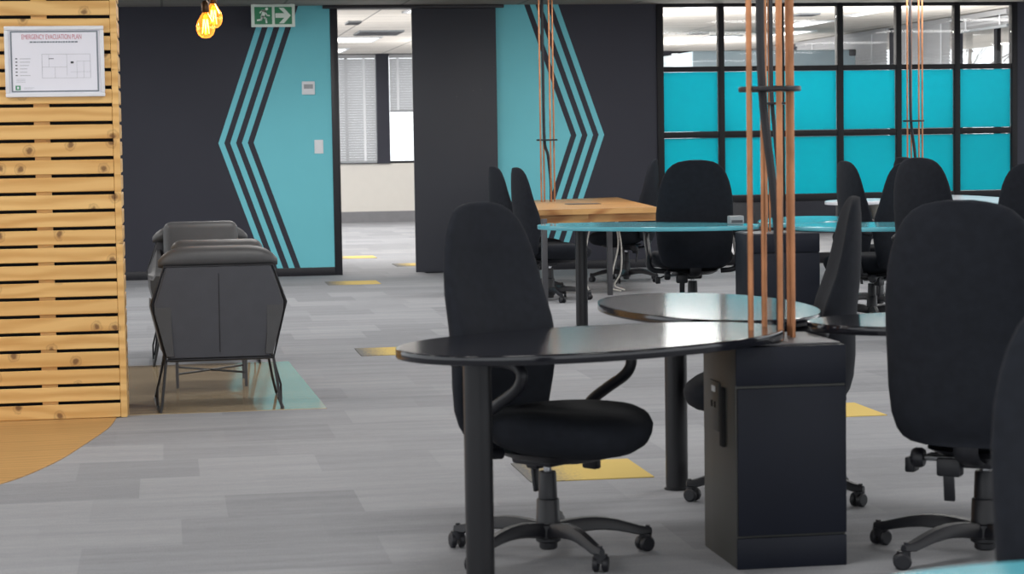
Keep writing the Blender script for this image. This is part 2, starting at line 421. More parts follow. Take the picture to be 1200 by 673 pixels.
def blind(ax, a0, a1, pos, zb, label, tilt):
    t = thing('window_blind', label, 'blind', (0, 0, 0), 0, BL)
    b = MB(); z = zb+.03
    while z < 2.74:
        if ax == 'u': b.poly([(a0, pos-.014, z+tilt), (a1, pos-.014, z+tilt), (a1, pos+.014, z-tilt), (a0, pos+.014, z-tilt)], 'blind')
        else: b.poly([(pos-.014, a0, z+tilt), (pos-.014, a1, z+tilt), (pos+.014, a1, z-tilt), (pos+.014, a0, z-tilt)], 'blind')
        z += .042
    b.build('slats', t, smooth=0)
    for nm, z0, z1 in (('head_rail', 2.74, 2.80), ('bottom_rail', zb, zb+.03)):
        q = MB()
        if ax == 'u': q.b3(a0, a1, pos-.025, pos+.025, z0, z1, 'grey_plastic' if nm[0] == 'b' else 'blind')
        else: q.b3(pos-.025, pos+.025, a0, a1, z0, z1, 'grey_plastic' if nm[0] == 'b' else 'blind')
        q.build(nm, t, smooth=0)
    for g in (.14, .8):
        q = MB(); a = a0+(a1-a0)*g
        if ax == 'u': q.b3(a-.02, a+.02, pos-.018, pos-.0165, zb+.03, 2.74, 'white_plastic')
        else: q.b3(pos-.018, pos-.0165, a-.02, a+.02, zb+.03, 2.74, 'white_plastic')
        q.build('ladder_tape', t, smooth=0)
    return t
far_lab = {-1: 'closed slatted white blind seen through the doorway, left of the dark pillar',
           0: 'half raised slatted blind seen through the doorway, right of the dark pillar',
           3: 'slatted pale blind behind the top left glass pane, beyond the blue-grey booth'}
for k in (-1, 0, 3):
    u0 = 3.711+k*WP; blind('u', u0+.01, u0+WP-.224, FARW-.03, 1.0 if k != 0 else 1.84, far_lab[k], .0200)
# side wall of the far room with its windows
SU = 9.85
def sv(px): return S(px, 50, SU)[0]
struct(MB().b3(SU, SU+.2, WALL+.15, FARW, 0, 1.0, 'white_wall').b3(SU, SU+.2, WALL+.15, FARW, 2.79, 2.815, 'white_wall').build('wall_side', smooth=0))
piers = [(sv(936), sv(926)), (sv(1054), sv(1043)), (sv(1124), sv(1117)), (sv(1192), sv(1186))]
w = MB()
for a, b in piers: w.b3(SU-.01, SU+.05, a, b, 1.0, 2.79, 'charcoal')
struct(w.build('trim_5', smooth=0))
bays = [(piers[0][1]+.02, FARW-.05, 1.02, 'long slatted blind at the far end, left of the narrow dark pillar'),
        (piers[1][1]+.02, piers[0][0]-.02, 1.02, 'tall slatted blind seen above the right end of the blue-grey booth'),
        (piers[2][1]+.02, piers[1][0]-.02, 1.02, 'closed grey slatted blind behind the distant copper rods'),
        (piers[3][1]+.02, piers[2][0]-.02, S(1150, 36, SU)[1], 'half raised blind over bare trees behind the top right glass pane')]
for i, (a, b, zb, lab) in enumerate(bays):
    f = MB()
    for z in (1.0, 2.75): f.b3(SU+.06, SU+.11, a, b, z, z+.04, 'frame')
    c = (a+b)/2 if i != 3 else sv(1161)
    f.b3(SU+.06, SU+.11, c-.05, c+.05, 1.0, 2.75, 'frame')
    wo = struct(f.build('window_%d' % (i+20), smooth=0))
    MB().b3(SU+.08, SU+.086, a, b, 1.04, 2.75, 'glass').build('glass_pane', wo, smooth=0)
    blind('v', a, b, SU-.035, zb, lab, .0192)
# bare trees outside
def tree(name, base, h, seed, label):
    r = random.Random(seed); t = thing(name, label, 'tree', base, 0, 'bare trees outside the far window')
    tr = MB(); br = MB()
    tr.tube(bez([(0, 0, 0), (.1, .05, h*.3), (-.05, .1, h*.6), (.05, 0, h)], 4), [.12*(1-i/14) for i in range(13)], 'bark')
    def grow(p, d, L, rad, dep):
        q = p+d*L; br.tube([p, p+d*L*.5+Vector((r.uniform(-.05, .05), r.uniform(-.05, .05), .03)), q], [rad, rad*.8, rad*.6], 'bark', 5)
        if dep:
            for _ in range(3):
                nd = (d+Vector((r.uniform(-.8, .8), r.uniform(-.8, .8), r.uniform(-.1, .7)))).normalized(); grow(p+d*L*r.uniform(.5, 1), nd, L*.65, rad*.6, dep-1)
    for i in range(14):
        z = h*(.25+.055*i); a = r.uniform(0, 2*PI); grow(Vector((0, 0, z)), Vector((math.cos(a), math.sin(a), .5)).normalized(), h*.22, .02, 4)
    tr.build('trunk', t); br.build('branches', t)
p = S(1140, 60, 16); tree('bare_tree', (16, p[0], -3), 8, 3, 'bare pale tree outside the far window, left of its mullion')
p = S(1176, 60, 22); tree('bare_tree', (22, p[0], -3), 9, 8, 'bare pale tree outside the far window, right of its mullion')
struct(MB().b3(10.2, 60, 0, 90, -3.2, -3.0, 'white_wall').build('ground_outside', smooth=0))
# booth
BV = 28.5
bu0, bz = W(811, 60, BV); bu1, bz1 = W(1003, 58, BV)
t = thing('office_booth', 'pale blue-grey boxy booth rising behind the upper panes of the glazed screen', 'booth', (0, 0, 0))
MB().b3(bu0, bu1, BV, BV+1.8, .9, bz1, 'booth', .03, 3).build('shell', t)
MB().b3(bu0+.01, bu1-.01, BV+.01, BV+1.79, 0, .9, 'charcoal').build('base', t, smooth=0)
MB().b3(bu1-.1, bu1+.004, BV-.015, BV+.4, bz1-.09, bz1+.005, 'gun_metal', .02).build('corner_cap', t)
MB().b3(bu0+.1, bu0+1.1, BV-.015, BV, .05, 2.05, 'gun_metal', .004).build('door', t)
# ceiling light panels in the far room
LG = 'rectangular light panels in the far room ceiling'
def cpan(px0, py0, px1, py1, label):
    a = F(px0, py1, 2.812); b = F(px1, py0, 2.812)
    u0, u1 = sorted((a.x, b.x)); v0, v1 = sorted((a.y, b.y))
    t = thing('ceiling_light', label, 'ceiling light', ((u0+u1)/2, (v0+v1)/2, 2.815), 0, LG)
    hu, hv = (u1-u0)/2, (v1-v0)/2
    MB().b3(-hu, hu, -hv, hv, -.012, -.004, 'light').build('diffuser', t, smooth=0)
    f = MB()
    for s_ in (-1, 1):
        f.b3(-hu-.03, hu+.03, s_*hv-.02, s_*hv+.02, -.018, 0, 'white_plastic'); f.b3(s_*hu-.02, s_*hu+.02, -hv, hv, -.018, 0, 'white_plastic')
    f.build('frame', t, smooth=0)
cpan(380, 43, 446, 49, 'long bright ceiling panel seen through the doorway, nearer of two on its left')
cpan(380, 56.5, 408, 61, 'bright ceiling panel seen through the doorway, farthest one above the blind')
cpan(474, 9, 500, 14, 'bright ceiling panel at the top right corner of the doorway view')
cpan(762, 7, 822, 18, 'big bright ceiling panel behind the top left glass pane')
cpan(808, 41, 868, 46.5, 'thin bright ceiling panel behind the first and second top panes')
cpan(905, 24, 975, 31, 'bright ceiling panel seen just right of the near copper rods, upper one')
cpan(895, 35.5, 955, 41, 'bright ceiling panel seen just right of the near copper rods, lower one')
cpan(992, 5, 1075, 18, 'big bright ceiling panel left of the distant copper rods')
def cvent(px0, py0, px1, py1, label):
    a = F(px0, py1, 2.812); b = F(px1, py0, 2.812); u0, u1 = sorted((a.x, b.x)); v0, v1 = sorted((a.y, b.y))
    t = thing('ceiling_vent', label, 'vent', ((u0+u1)/2, (v0+v1)/2, 2.815)); hu, hv = (u1-u0)/2, (v1-v0)/2
    MB().b3(-hu, hu, -hv, hv, -.02, 0, 'grey_plastic').build('housing', t, smooth=0)
    f = MB()
    for i in range(6): f.b3(-hu, hu, -hv+hv*2*(i+.3)/6, -hv+hv*2*(i+.5)/6, -.026, -.02, 'gun_metal')
    f.build('louvre', t, smooth=0)
cvent(414, 35.5, 474, 40.5, 'grey ceiling vent seen through the doorway above the bright panel')
cvent(404, 24.5, 424, 27.5, 'small ceiling vent seen through the doorway near the frame')
cvent(805, 37.5, 832, 39, 'narrow dark slot vent behind the top left glass pane')
cvent(928, 15, 962, 17.5, 'narrow dark slot vent right of the near copper rods')

# ------------------------------------------------------------------ floor finishes
def patch(name, pts, mt, h=.003, label=None, cat=None, group=None, kind=None):
    mb = MB(); mb.loft([[Vector((p[0], p[1], z)) for p in pts] for z in (0, h)], mt); o = mb.build(name, smooth=0)
    if kind: o['kind'] = kind
    else: tag(o, label, cat, group)
    return o
patch('floor_vinyl', [(-3.2, 10.89), (.778, 10.89), (.72, 13.31), (-3.2, 13.31)], 'vinyl', kind='structure')
arc = [F(*q) for q in ((-70, 584), (-35, 577), (0, 568), (25, 560), (50, 549.5), (75, 537), (100, 521), (118, 509), (130, 499.5), (137, 489))]
arc = [Vector((a.x, a.y, 0)) for a in arc]
patch('floor_oak', [(p.x, p.y) for p in bez(arc, 4)] + [(arc[-1].x, 10.86), (-2.5, 10.86), (-2.5, arc[0].y)], 'vinyl_matt', kind='structure')
YG = 'yellow accent carpet tiles'
for (u, v, lab) in ((1.393, 8.297, 'yellow mottled carpet tile under the front office chair'),
                    (1.19, 13.5, 'yellow carpet tile left of the front chair back, right of the armchair'),
                    (1.493, 20.32, 'yellow carpet tile in front of the open doorway'),
                    (1.90, 24.88, 'yellow carpet tile beyond the doorway, further of the two in view'),
                    (2.90, 9.85, 'yellow carpet tile just right of the near black pedestal'),
                    (2.44, 23.1, 'yellow sliver of carpet tile beside the foot of the sliding door')):
    tag(MB().b3(0, .5, 0, .5, 0, .004, 'yellow').build('carpet_tile', loc=(u, v, 0), smooth=0), lab, 'carpet tile', YG)

# ------------------------------------------------------------------ slatted pine screen
t = thing('slatted_screen', 'pine slatted screen wall with dark gaps, at the left edge', 'screen', (-.229, 10.81, 0))
P_ = .0868
a = MB()
for i in range(31):
    a.b3(-2.2, -.027, 0, .02, .004+i*P_, .004+i*P_+.0705, 'pine', .003, 1)
a.build('front_slats', t)
a = MB()
for i in range(31):
    a.b3(-.012, .006, .05, .55, .004+i*P_, .004+i*P_+.0705, 'pine', .003, 1)
a.build('end_slats', t)
MB().b3(-.026, .006, .001, .049, .002, 2.69, 'pine', .002, 1).build('corner_post', t)
a = MB()
for u in (-.37, -1.0, -1.6, -2.1): a.b3(u-.038, u+.038, .02, .045, 0, 2.66, 'pine')
a.build('batten', t, smooth=0)
MB().b3(-2.2, -.014, .046, .5, 0, 2.66, 'dark_void').build('backing', t, smooth=0)

# evacuation plan sign on it
s0 = AT(4, 114, 10.7); VS = 10.808
def sg(px, py): return W(px, py, VS)
(ux0, zt), (ux1, zb) = sg(4.5, 31), sg(123.5, 113)
uw, zh = ux1-ux0, zt-zb
t = thing('evacuation_plan_sign', 'white framed emergency evacuation plan hung on the pine slats', 'sign', (ux0, VS, zb))
f = MB(); fr = .02
f.b3(0, uw, -.022, 0, 0, fr, 'silver', .004); f.b3(0, uw, -.022, 0, zh-fr, zh, 'silver', .004)
f.b3(0, fr, -.022, 0, fr, zh-fr, 'silver', .004); f.b3(uw-fr, uw, -.022, 0, fr, zh-fr, 'silver', .004)
f.build('frame', t)
MB().b3(fr*.5, uw-fr*.5, -.012, -.002, fr*.5, zh-fr*.5, 'paper').build('sheet', t, smooth=0)
pr = MB()
def bar(mb, x0, x1, z0, z1, mt): mb.b3(x0*uw, x1*uw, -.0132, -.0115, z0*zh, z1*zh, mt)
bar(pr, .06, .94, .91, .93, 'grey_line'); bar(pr, .06, .94, .07, .09, 'grey_line'); bar(pr, .06, .075, .09, .91, 'grey_line'); bar(pr, .925, .94, .09, .91, 'grey_line')
pr.build('border_line', t, smooth=0)
pr = MB(); rr = random.Random(2)
x = .255
while x < .74:                                         # tiny unreadable subtitle strokes
    q = rr.uniform(.012, .03); bar(pr, x, min(x+q, .75), .765, .785, 'grey_line'); x += q+.006
pr.build('subtitle', t, smooth=0); pr = MB()
for i in range(6): bar(pr, .105, .125, .535-i*.047, .55-i*.047, 'dark_print'); bar(pr, .15, .15+rr.uniform(.07, .14), .536-i*.047, .547-i*.047, 'pale_line')
pr.build('legend', t, smooth=0); pr = MB()
for i in range(3): bar(pr, .11, .2, .25-i*.02, .256-i*.02, 'pale_line')
pr.build('note', t, smooth=0); pr = MB()
bar(pr, .185, .29, .13, .135, 'pale_line'); bar(pr, .185, .27, .115, .12, 'pale_line')
pr.build('small_print', t, smooth=0)
pr = MB()
for (x0, x1, z0, z1) in ((.37, .86, .60, .606), (.37, .86, .265, .27), (.37, .374, .265, .6), (.856, .86, .265, .6), (.5, .503, .265, .42), (.62, .623, .3, .6), (.37, .62, .42, .425), (.72, .723, .265, .5), (.72, .86, .5, .505), (.44, .443, .42, .6), (.79, .793, .265, .5), (.66, .86, .35, .354)):
    bar(pr, x0, x1, z0, z1, 'pale_line')
bar(pr, .44, .49, .535, .545, 'dark_print'); bar(pr, .66, .69, .47, .50, 'dark_print')
pr.build('floor_plan', t, smooth=0)
pr = MB(); bar(pr, .10, .15, .10, .165, 'green_print'); pr.b3(.115*uw, .135*uw, -.0145, -.0131, .115*zh, .15*zh, 'paper'); pr.build('emblem', t, smooth=0)
def text_mesh(body, size, mt):
    cu = bpy.data.curves.new('text', 'FONT'); cu.body = body; cu.size = size; cu.extrude = .0006; cu.align_x = 'CENTER'
    o = bpy.data.objects.new('text', cu); C.objects.link(o); dg = bpy.context.evaluated_depsgraph_get()
    me = bpy.data.meshes.new_from_object(o.evaluated_get(dg)); bpy.data.objects.remove(o); me.materials.clear(); me.materials.append(m[mt]); return me
me = text_mesh('EMERGENCY EVACUATION PLAN', .034, 'red_print'); wx = max(v.co.x for v in me.vertices)-min(v.co.x for v in me.vertices)
o = bpy.data.objects.new('title_text', me); C.objects.link(o); o.parent = t; o.rotation_euler = (PI/2, 0, 0)
o.location = (.475*uw, -.0125, .815*zh); o.scale = (.60*uw/wx, 1, 1)

# ------------------------------------------------------------------ exit sign
EV = WALL-.35
(e0, ez1), (e1, ez0) = W(294, 5, EV), W(346, 31.5, EV)
t = thing('exit_sign', 'green and white running man exit sign with arrow, hung from the ceiling', 'sign', (e0, EV, ez0))
ew, eh = e1-e0, ez1-ez0
MB().b3(0, ew, 0, .025, 0, eh, 'sign_white', .004).build('frame', t)
for nm, x0, x1 in (('running_man_panel', .075, .475), ('arrow_panel', .535, .93)):
    pnl = MB().b3(x0*ew, x1*ew, -.003, 0, .12*eh, .88*eh, 'sign_green').build(nm, t, smooth=0)
    g = MB(); y0 = -.006
    def pl(pts):
        g.loft([[Vector((x*ew, y, z*eh)) for x, z in pts] for y in (y0, -.003)], 'sign_white')
    def limb(pts, wd):
        for (ax_, az), (bx, bz) in zip(pts, pts[1:]):
            d = Vector(((bx-ax_)*ew, (bz-az)*eh)); n = Vector((-d.y, d.x)).normalized()*wd*eh/2; d = d.normalized()*wd*eh*.3
            A = Vector((ax_*ew, az*eh))-d; B = Vector((bx*ew, bz*eh))+d
            g.loft([[Vector((q.x, y, q.y)) for q in (A+n, B+n, B-n, A-n)] for y in (y0, -.003)], 'sign_white')
    if nm[0] == 'r':
        g.loft([[Vector((.355*ew+math.cos(k*PI/8)*.065*eh, y, .79*eh+math.sin(k*PI/8)*.065*eh)) for k in range(16)] for y in (y0, -.003)], 'sign_white')
        limb([(.305, .68), (.255, .46)], .15)
        limb([(.335, .67), (.25, .72), (.2, .62)], .055); limb([(.33, .64), (.365, .50), (.415, .50)], .055)
        limb([(.27, .46), (.335, .36), (.345, .19)], .075); limb([(.25, .46), (.225, .32), (.14, .30)], .075)
        g.build('running_man', pnl, smooth=0)
    else:
        pl([(.55, .6), (.755, .6), (.63, .84), (.745, .84), (.905, .5), (.745, .16), (.63, .16), (.755, .4), (.55, .4)])
        g.build('arrow', pnl, smooth=0)
for x in (.07, .92):
    MB().b3(x*ew-.008, x*ew+.008, .008, .018, eh, CEIL-ez0, 'white_plastic').build('hanger', t, smooth=0)
# thermostat and switch on the mural wall
(a0, b1), (a1, b0) = W(353.5, 95.5), W(369, 111)
t = thing('thermostat', 'square white thermostat high on the teal wall', 'thermostat', ((a0+a1)/2, WALL, (b0+b1)/2))
hw, hh = (a1-a0)/2, (b1-b0)/2
MB().b3(-hw, hw, -.025, 0, -hh, hh, 'white_plastic', .006).build('body', t)
MB().b3(-hw*.7, hw*.7, -.027, -.0245, -hh*.1, hh*.55, 'grey_plastic').build('display', t, smooth=0)
(a0, b1), (a1, b0) = W(368.3, 164), W(379, 180)
t = thing('light_switch', 'white light switch plate on the teal wall below the thermostat', 'light switch', ((a0+a1)/2, WALL, (b0+b1)/2))
hw, hh = (a1-a0)/2, (b1-b0)/2
MB().b3(-hw, hw, -.012, 0, -hh, hh, 'white_plastic', .004).build('plate', t)
MB().b3(-hw*.4, hw*.4, -.017, -.011, -hh*.5, hh*.5, 'white_plastic', .002).build('rocker', t)

# ------------------------------------------------------------------ pendant bulbs
def pendant(px, py, dist, label, tilt):
    p = AT(px, py, dist)
    t = thing('pendant_bulb', label, 'pendant lamp', (p.x, p.y, p.z), 0, 'bare filament bulbs on cords')
    prof = [(.004, -.062), (.025, -.057), (.042, -.042), (.052, -.018), (.053, .008), (.044, .036), (.028, .062), (.017, .080), (.015, .092)]
    MB().lathe((0, 0, 0), prof, 'amber', 22).build('bulb', t, smooth=80)
    g = MB()
    for k in range(6):
        a_, b_ = 2*PI*k/6, 2*PI*(k+.5)/6
        g.tube([(math.cos(a_)*.012, math.sin(a_)*.012, .045), (math.cos(b_)*.022, math.sin(b_)*.022, -.035)], .0022, 'filament', 5)
    g.build('filament', t)
    MB().lathe((0, 0, 0), [(.017, .082), (.022, .09), (.022, .135), (.012, .15)], 'brass', 16).build('socket', t)
    MB().tube([(0, 0, .145), (0, 0, CEIL-p.z)], .004, 'cable_black', 6).build('cord', t)
pendant(250, 21, 12.6, 'amber glass filament bulb hanging near the ceiling, the upper right one of two', 0)
pendant(241, 32, 12.2, 'amber glass filament bulb hanging near the ceiling, the lower left one of two', 0)

# ------------------------------------------------------------------ armchairs
def lerp(a, b, t): return a+(b-a)*t
def make_armchair(label):
    t = thing('armchair', label, 'armchair', group='charcoal leather wire legged armchairs')
    # rear shell panel: six sided outline, leaning back
    hexo = [(-.26, .265), (.26, .265), (.335, .55), (.27, .745), (-.27, .745), (-.335, .55)]
    def lean(z): return -.27-(z-.26)*.14
    s_ = MB(); bmh = s_
    rings = []
    for dy, k in ((0, .965), (-.012, 1.0), (.02, 1.0)):
        rings.append([Vector((x*k, lean(z)+dy, .5+(z-.5)*k)) for x, z in hexo])
    s_.loft([[Vector((x*.95, lean(z)-.016, .5+(z-.5)*.96)) for x, z in hexo], [Vector((x, lean(z), z)) for x, z in hexo], [Vector((x, lean(z)+.09, z)) for x, z in hexo]], 'leather2')
    sh = s_.build('back_panel', t, smooth=25)
    MB().tube([(0, lean(.29)-.0165, .30), (0, lean(.70)-.0165, .705)], .003, 'cable_black', 5).build('seam', sh)
    # padded upper roll of the back
    rings = []
    for i in range(25):
        x = lerp(-.30, .30, i/24); e = max(0, 1-abs(x/.30)**6); hgt = .018+.04*e; zc = .785-.03*(1-e)
        hd = .072*(.55+.45*e)
        rings.append([Vector((x, -.285+math.cos(2*PI*k/14)*hd, zc+math.sin(2*PI*k/14)*hgt)) for k in range(14)])
    MB().loft(rings, 'leather').build('top_roll', t, smooth=60)
    # side wings / arms
    for sx in (-1, 1):
        a_ = MB(); secs = []
        for i in range(11):
            f = i/10; y = lerp(-.30, .34, f)
            zt_ = lerp(.74, .57, min(1, f*1.3)**.8); zm = .545-.02*f; zb_ = .27
            xo, xm, xi = lerp(.27, .30, f), lerp(.335, .345, f), .235
            pts = [(xo-.005, zb_), (xm, zm-.03), (xm, zm+.02), (lerp(.285, .325, f), zt_-.03), (lerp(.27, .305, f), zt_), (.255, zt_), (xi, zt_-.03), (xi-.005, .40), (.22, zb_)]
            if i in (0, 10): cxx, czz = .28, .45; pts = [(cxx+(x-cxx)*.8, czz+(z-czz)*.92) for x, z in pts]
            secs.append([Vector((sx*x, y + (.012 if i == 10 else 0) - (.1*(z-.26)*.9*(1-f)), z)) for x, z in pts])
        a_.loft(secs, 'leather').build('arm', t, smooth=50)
    MB().box((0, .06, .40), (.47, .62, .17), 'leather', .045, 4).build('seat_cushion', t, smooth=60)
    MB().box((0, -.175, .655), (.47, .14, .43), 'leather', .055, 4, Matrix.Rotation(.16, 3, 'X')).build('back_cushion', t, smooth=60)
    MB().b3(-.26, .26, -.26, .33, .25, .33, 'leather2', .01).build('seat_base', t)
    for sx in (-1, 1):
        pts = [(sx*.272, lean(.26)+.01, .262), (sx*.30, -.33, .03), (sx*.307, -.345, .008), (sx*.312, -.31, .006), (sx*.325, .28, .006), (sx*.322, .31, .012), (sx*.30, .27, .10), (sx*.27, .20, .262)]
        MB().tube(pts, .0075, 'black_metal', 8).build('sled_leg', t)
        MB().tube([(sx*.275, -.12, .262), (sx*.318, -.10, .10), (sx*.318, -.10, .006)], .006, 'black_metal', 7).build('strut', t)
    o_ = [(-.27, .262)] + [(x, z) for x, z in hexo[5:3:-1]] + [(x, z) for x, z in (hexo[3], hexo[2])] + [(.27, .262)]
    MB().tube([(x*1.01, lean(z)-.006, z) for x, z in [(-.27, .262), (-.335, .55), (-.27, .742), (.27, .742), (.335, .55), (.27, .262), (-.27, .262)]], .007, 'black_metal', 8).build('trim_tube', t)
    return t
ac = make_armchair('charcoal leather armchair with thin black sled legs, back to viewer, by the pine screen')
rear = (F(190, 485)+F(333, 480))/2
ac.location = (rear.x-.014, rear.y+.345, 0); ac.rotation_euler = (0, 0, .02)
c2 = AT(240, 400, 13.35)
dup(ac, 'charcoal leather armchair facing the viewer, mostly hidden behind the nearer armchair', (c2.x-.0, c2.y+.05, 0), PI-.02+YAW*.3)
# little table between them
p0, p1, p2 = F(284, 455), F(213, 447), F(300, 447)
t = thing('side_table', 'low table on four thin legs with crossed stretchers, hidden behind the armchair', 'table', ((p0.x+p1.x)/2, (p0.y+p1.y)/2+.05, 0))
for sx in (-1, 1):
    for syy in (-1, 1): MB().b3(sx*.19-.008, sx*.19+.008, syy*.2-.008, syy*.2+.008, 0, .40, 'gun_metal').build('leg', t, smooth=0)
MB().tube([(-.19, -.2, .08), (.19, .2, .08)], .006, 'black_metal', 7).tube([(-.19, .2, .08), (.19, -.2, .08)], .006, 'black_metal', 7).build('stretcher', t)
MB().slab(sup(.23, .24, 32, 5), .40, .42, 'black_top', .004).build('table_top', t)

# ------------------------------------------------------------------ office chairs
def make_chair(label):
    t = thing('office_chair', label, 'chair', group='black high backed office chairs')
    # backrest
    prof = [(.385, .125), (.392, .165), (.405, .19), (.43, .208), (.48, .222), (.56, .232), (.66, .238), (.76, .238), (.86, .232), (.94, .222), (1.0, .208), (1.05, .190), (1.09, .168), (1.12, .140), (1.138, .108), (1.147, .07)]
    rings = []
    for z, hw in prof:
        f = (z-.385)/(1.147-.385)
        th = .040+.026*math.exp(-((z-.66)/.16)**2)-.020*max(0, f-.55)/.45
        if z > 1.1: th *= .86
        if z < .41: th *= .75
        yc = -.255-.035*f+.045*math.exp(-((z-.66)/.17)**2)+.03*math.exp(-((z-.40)/.08)**2)
        ring = []
        for k in range(32):
            a = 2*PI*k/32; c, s_ = math.cos(a), math.sin(a)
            x = math.copysign(abs(c)**.72, c)*hw; y = math.copysign(abs(s_)**.72, s_)*th
            ring.append(Vector((x, yc+y+.055*(x/.24)**2, z)))
        rings.append(ring)
    top = [Vector((v.x*.45, v.y*.45+rings[-1][8].y*.0+(-.285)*.55, 1.152)) for v in rings[-1]]
    rings.append(top)
    MB().loft(rings, 'fabric').build('backrest', t, smooth=60)
    # seat cushion
    rings = []
    for z, k in ((.338, .42), (.350, .62), (.372, .82), (.400, .94), (.430, .99), (.452, 1.0), (.470, .965), (.482, .88), (.488, .74), (.489, .4)):
        ring = []
        for x, y in sup(.262*k, .265*k, 36, 2.4):
            dz = -.03*max(0, (y-.05)/.2)**2 + .010*abs(x/.25)**2
            ring.append(Vector((x, y+.085, z+dz)))
        rings.append(ring)
    MB().loft(rings, 'fabric').build('seat', t, smooth=60)
    MB().loft([[Vector((x, y+.05, z)) for x, y in sup(.13*k, .16*k, 24, 3)] for z, k in ((.325, .9), (.33, 1), (.352, 1.25))], 'plastic').build('seat_plate', t, smooth=50)
    MB().box((0, -.03, .318), (.10, .17, .04), 'plastic', .012).build('tilt_mechanism', t)
    MB().tube(bez([(0, -.08, .318), (0, -.16, .325), (0, -.225, .355), (0, -.235, .40), (0, -.235, .43)], 5), .022, 'plastic', 8, (1.6, .55)).build('back_bracket', t)
    kb = MB().disc_x((-.165, -.11, .325), .032, .035, 'plastic').tube([(-.15, -.11, .325), (-.05, -.11, .325)], .009, 'steel', 8).build('tension_knob', t)
    MB().tube([(-.02, .02, .318), (-.16, .03, .318), (-.20, .02, .300)], .006, 'plastic', 7).box((-.215, .01, .285), (.03, .06, .05), 'plastic', .006).build('height_lever', t)
    MB().box((-.075, -.105, .30), (.07, .05, .06), 'plastic', .008).box((-.075, -.115, .235), (.032, .012, .09), 'plastic', .004, 2, Matrix.Rotation(.15, 3, 'X')).build('tilt_lever', t)
    # arms: loop rising from under the seat, curling forward and back into the pad
    for sx in (-1, 1):
        x = sx*.275
        path = bez([(sx*.17, -.05, .352), (sx*.245, -.06, .362), (x, -.07, .40), (x, -.045, .47), (x, .03, .525), (x, .115, .58), (x, .135, .63), (x, .09, .66), (x, 0, .667), (x, -.11, .663), (x, -.165, .648)], 5)
        n = len(path); rad = [.019 if i < n*.66 else .019+.006*math.sin(PI*(i-n*.66)/(n*.34)) for i in range(n)]; rad[-1] = .012
        MB().tube(path, rad, 'plastic', 10).build('armrest', t, smooth=60)
    MB().cyl((0, 0), .0135, .24, .31, 'chrome').build('piston', t)
    MB().lathe((0, 0, 0), [(.026, .278), (.0285, .272), (.031, .19), (.034, .189), (.037, .185), (.041, .05), (.034, .045)], 'plastic', 22).build('column_cover', t)
    hub = MB().lathe((0, 0, 0), [(.034, .11), (.05, .105), (.053, .065), (.03, .055), (.03, .028), (.024, .022)], 'plastic', 22).build('base_hub', t)
    for k in range(5):
        a = math.radians(69.3+72*k); R = Matrix.Rotation(a, 4, 'Z')
        rings = []
        for i in range(9):
            f = i/8; r = lerp(.035, .345, f); zc = .085+.022*math.sin(PI*min(1, f*1.15))**1.0 - .018*f; hz = lerp(.026, .014, f); hx = lerp(.030, .018, f)
            if i == 8: hz *= .7; hx *= .6
            rings.append([R @ Vector((r, q*hx, zc+p_*hz)) for q, p_ in ((-1, -.7), (-.9, .3), (-.5, 1), (.5, 1), (.9, .3), (1, -.7), (.6, -1), (-.6, -1))])
        lg = MB().loft(rings, 'plastic').build('base_leg', t, smooth=50)
        cs = MB()
        b = R @ Vector((.333, 0, 0)); ang = a+.9+k
        RR = Matrix.Rotation(ang, 4, 'Z')
        for sx in (-1, 1):
            sub = [[RR @ Vector((sx*.015+x, math.cos(2*PI*j/14)*q+.012, .0265+math.sin(2*PI*j/14)*q)) + b for j in range(14)] for x, q in ((-.010, .021), (-.006, .0262), (.006, .0262), (.010, .021))]
            cs.loft(sub, 'plastic')
        cs.tube([b+Vector((0, 0, .03)), b+Vector((0, 0, .085))], .008, 'plastic', 8)
        hood = [[RR @ Vector((math.cos(2*PI*j/10)*.022, math.sin(2*PI*j/10)*.020+.008, z)) + b for j in range(10)] for z in (.030, .052, .058)]
        cs.loft(hood, 'plastic'); cs.build('caster', lg)
    return t
chairs = [
    # base px, heading (camera terms), scale, label
    ((643, 651), (.75, -.66), 1.0, 'black office chair in the foreground behind the black desk, facing right towards the viewer'),
    ((1154, 652), (.45, .89), (1.12, 1, 1), 'large black office chair seen from behind, right of the near pedestal'),
    ((912, 585), (-.99, .06), (1, 1, .98), 'black office chair seen edge-on just behind the near pedestal, facing left'),
    ((812, 374), (-.02, 1), (1.2, 1.05, 1.03), 'black office chair seen squarely from behind, right of the pine table'),
    ((616, 342), (.95, .3), (1, 1, .975), 'black office chair in profile, leftmost of the two at the pine table end'),
    ((645, 352), (.95, .3), (1, 1, .975), 'black office chair in profile touching the left end of the pine table'),
    ((734, 330), (-.97, .24), 1.0, 'black office chair in profile on the far right side of the pine table'),
    ((1030, 362), (.95, .25), 1.0, 'black office chair in profile against the cyan panels, leftmost of the right-hand group'),
    ((1022, 377), (-.75, .66), 1.0, 'black office chair facing left behind the right teal desk, between profile chair and bigger back'),
    ((1103, 404), (.66, .75), (.92, 1, 1.045), 'black office chair seen from behind, below the distant copper rods'),
    ((1091, 338), (.9, .4), 1.0, 'black office chair almost hidden, its top edge peeking left of the distant rods'),
    ((1203, 388), (.05, 1), 1.0, 'black office chair cut by the right edge, level with the cyan panels'),
]
proto = None; rng = random.Random(9)
